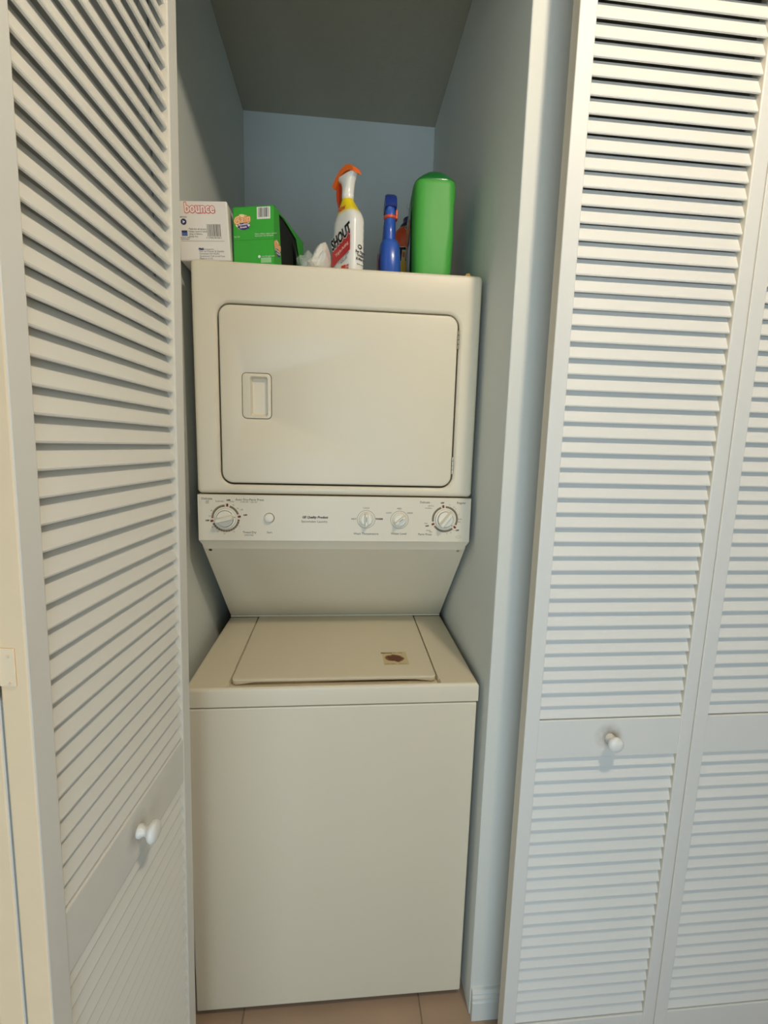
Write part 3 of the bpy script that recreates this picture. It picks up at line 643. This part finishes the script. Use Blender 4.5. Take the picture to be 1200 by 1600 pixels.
# ---- orange detergent bottle behind
tb_ = empty('detergent_bottle', (0.5560, 0.315, ZT_), 'orange detergent bottle with navy cap, mostly behind the green jug', 'detergent')
bm = bmesh.new()
tm_ = zcol_mat('orange_bottle', [(0, srgb(214, 92, 34)), (.30, srgb(222, 104, 40)), (.34, srgb(236, 190, 60)), (.52, srgb(236, 190, 60)), (.53, srgb(206, 96, 40)), (.58, srgb(206, 96, 40)), (.585, srgb(236, 176, 50)), (.625, srgb(236, 176, 50)), (.63, srgb(226, 92, 50)), (.9, srgb(222, 84, 48))], srgb(206, 80, 40), zmul=4.15, wave=.9)
sloft(bm, [(0, .060, .036, 0, 0, 3.6), (.005, .064, .040, 0, 0, 4), (.150, .064, .040, 0, 0, 4), (.190, .0625, .040, 0, 0, 3.4), (.210, .057, .038, 0, 0, 2.8), (.221, .049, .035, 0, 0, 2.4), (.226, .042, .032, 0, 0, 2.2)], 36)
fin('bottle', bm, tm_, tb_, True, 30)
bm = bmesh.new(); sloft(bm, [(.224, .043, .033, 0, 0, 2.2), (.234, .040, .032, 0, 0, 2.2), (.240, .034, .030, 0, 0, 2), (.242, .0325, .029, 0, 0, 2), (.253, .0320, .0285, 0, 0, 2), (.255, .028, .026, 0, 0, 2)], 30); fin('cap', bm, mat('navy_plastic', srgb(34, 38, 78), .35, coat=.3), tb_, True, 35)
bm = bmesh.new(); sloft(bm, [(.2552, .0215, .0215, .002, 0, 2), (.290, .0245, .0245, .002, 0, 2), (.2902, .0232, .0232, .002, 0, 2), (.2575, .0202, .0202, .002, 0, 2)], 28); fin('measuring_cup', bm, mat('clear_plastic', (1, 1, 1), .05, trans=1.0, spec=.6), tb_, True, 35)
q = [text('t', 'Tide', .052, P_['white'], tb_, front(-.018, .140, -.0402, R(3)), bold=.0030, shear=.15, squeeze=.80), text('t', 'Tide', .052, M['black'], tb_, front(-.018, .140, -.0406, R(3)), bold=.0012, shear=.15, squeeze=.80),
     flat('p', P_['white'], tb_, ell(-.0225, .2140, .0078, .0068), front(0, 0, -.0385)), flat('p', M['black'], tb_, ell(-.0225, .2140, .0068, .0058), front(0, 0, -.0388)), text('t', 'he', .010, P_['white'], tb_, front(-.0225, .2140, -.0391))]
merge(q, 'bottle_print')
# ---- green jug
gj = empty('detergent_jug', (0.5810, 0.168, ZT_), 'tall green detergent jug with dark green dome cap, right end of dryer top', 'detergent', rz=R(-3))
GR = mat('green_plastic', srgb(66, 156, 58), .5, .03, 120)
bm = bmesh.new()
def grip(z): return .010*math.exp(-((z-.168)/.032)**4)
secs = []
for z in [0, .004, .012, .03, .06, .09, .11, .12, .128, .134, .14, .15, .16, .17, .18, .19, .196, .202, .208, .215, .225, .225, .235, .241, .246, .250, .253, .255]:
    k = 1 if z > .01 else (.93 if z == 0 else .975)
    rx, ry = .0512*k, .090*k
    rx += .0045*smooth(z/.16)
    if z > .235:
        t = (z-.235)/.0205; m_ = math.sqrt(max(.02, 1-t**2.2)); rx -= .014*(1-m_); ry -= .012*(1-m_)
    secs.append((z, rx, ry, 0, 0, 5.0))
loops = []
for s in secs:
    lp_ = superell(0, 0, s[1], s[2], s[0], s[5], 48); g = grip(s[0])
    out = []
    for x, y, z in lp_:
        if x > .02: x -= g*smooth((y+s[2]-.010)/.022)*smooth((x-.02)/.02)*(1 if y < .03 else smooth((.07-y)/.04))
        if y < -.05: y += .004*math.exp(-((z-.155)/.05)**2)*math.exp(-((x-.018)/.016)**2)
        out.append((x, y, z))
    loops.append(out)
loft(bm, loops)
fin('bottle', bm, GR, gj, True, 40)
bm = bmesh.new()
sloft(bm, [(.2440, .0530, .088, 0, 0, 5), (.2475, .0540, .089, 0, 0, 5), (.2550, .0500, .085, 0, 0, 4.4), (.2640, .0410, .078, 0, 0, 3.6), (.2720, .0330, .070, 0, 0, 3), (.2760, .0200, .050, 0, 0, 2.6), (.2768, .008, .020, 0, 0, 2)], 40)
fin('cap', bm, mat('dark_green_plastic', srgb(20, 108, 44), .3, coat=.4), gj, True, 50)
sm = Matrix(((0, 0, -1, 0), (-1, 0, 0, 0), (0, 1, 0, 0), (0, 0, 0, 1)))
SP = lambda d=0: Matrix.Translation((-.0562-d, 0, 0)) @ Matrix.Rotation(R(-1), 4, 'Y') @ sm
q = [flat('p', mat('jug_label', srgb(150, 180, 165), .35), gj, [(-.060, .030), (.060, .030), (.070, .110), (.062, .200), (-.062, .200), (-.070, .110)], SP(.0006)), flat('p', P_['navy'], gj, ell(.020, .145, .044, .030, 24, .05, 9), SP(.0010)), flat('p', P_['white'], gj, ell(.034, .082, .030, .030), SP(.0010)),
     text('t', 'Gain', .055, P_['orange'], gj, SP(.0014) @ Matrix.Translation((0, .150, 0)) @ Matrix.Rotation(R(10), 4, 'Z'), bold=.003, shear=.2)]
merge(q, 'side_label')
# small yellowed bottle cap lying near the right edge
cpz = empty('bottle_cap', (0.658, 0.040, ZT_), 'tiny yellowish cap lying at the right edge of dryer top', 'cap')
bm = bmesh.new(); lathe(bm, [(.010, 0), (.0105, .004), (.0095, .0105), (.006, .0125), (.0055, .0150), (.002, .0155)], 18); fin('cap_shell', bm, mat('yellowed_plastic', srgb(205, 165, 90), .4), cpz, True)
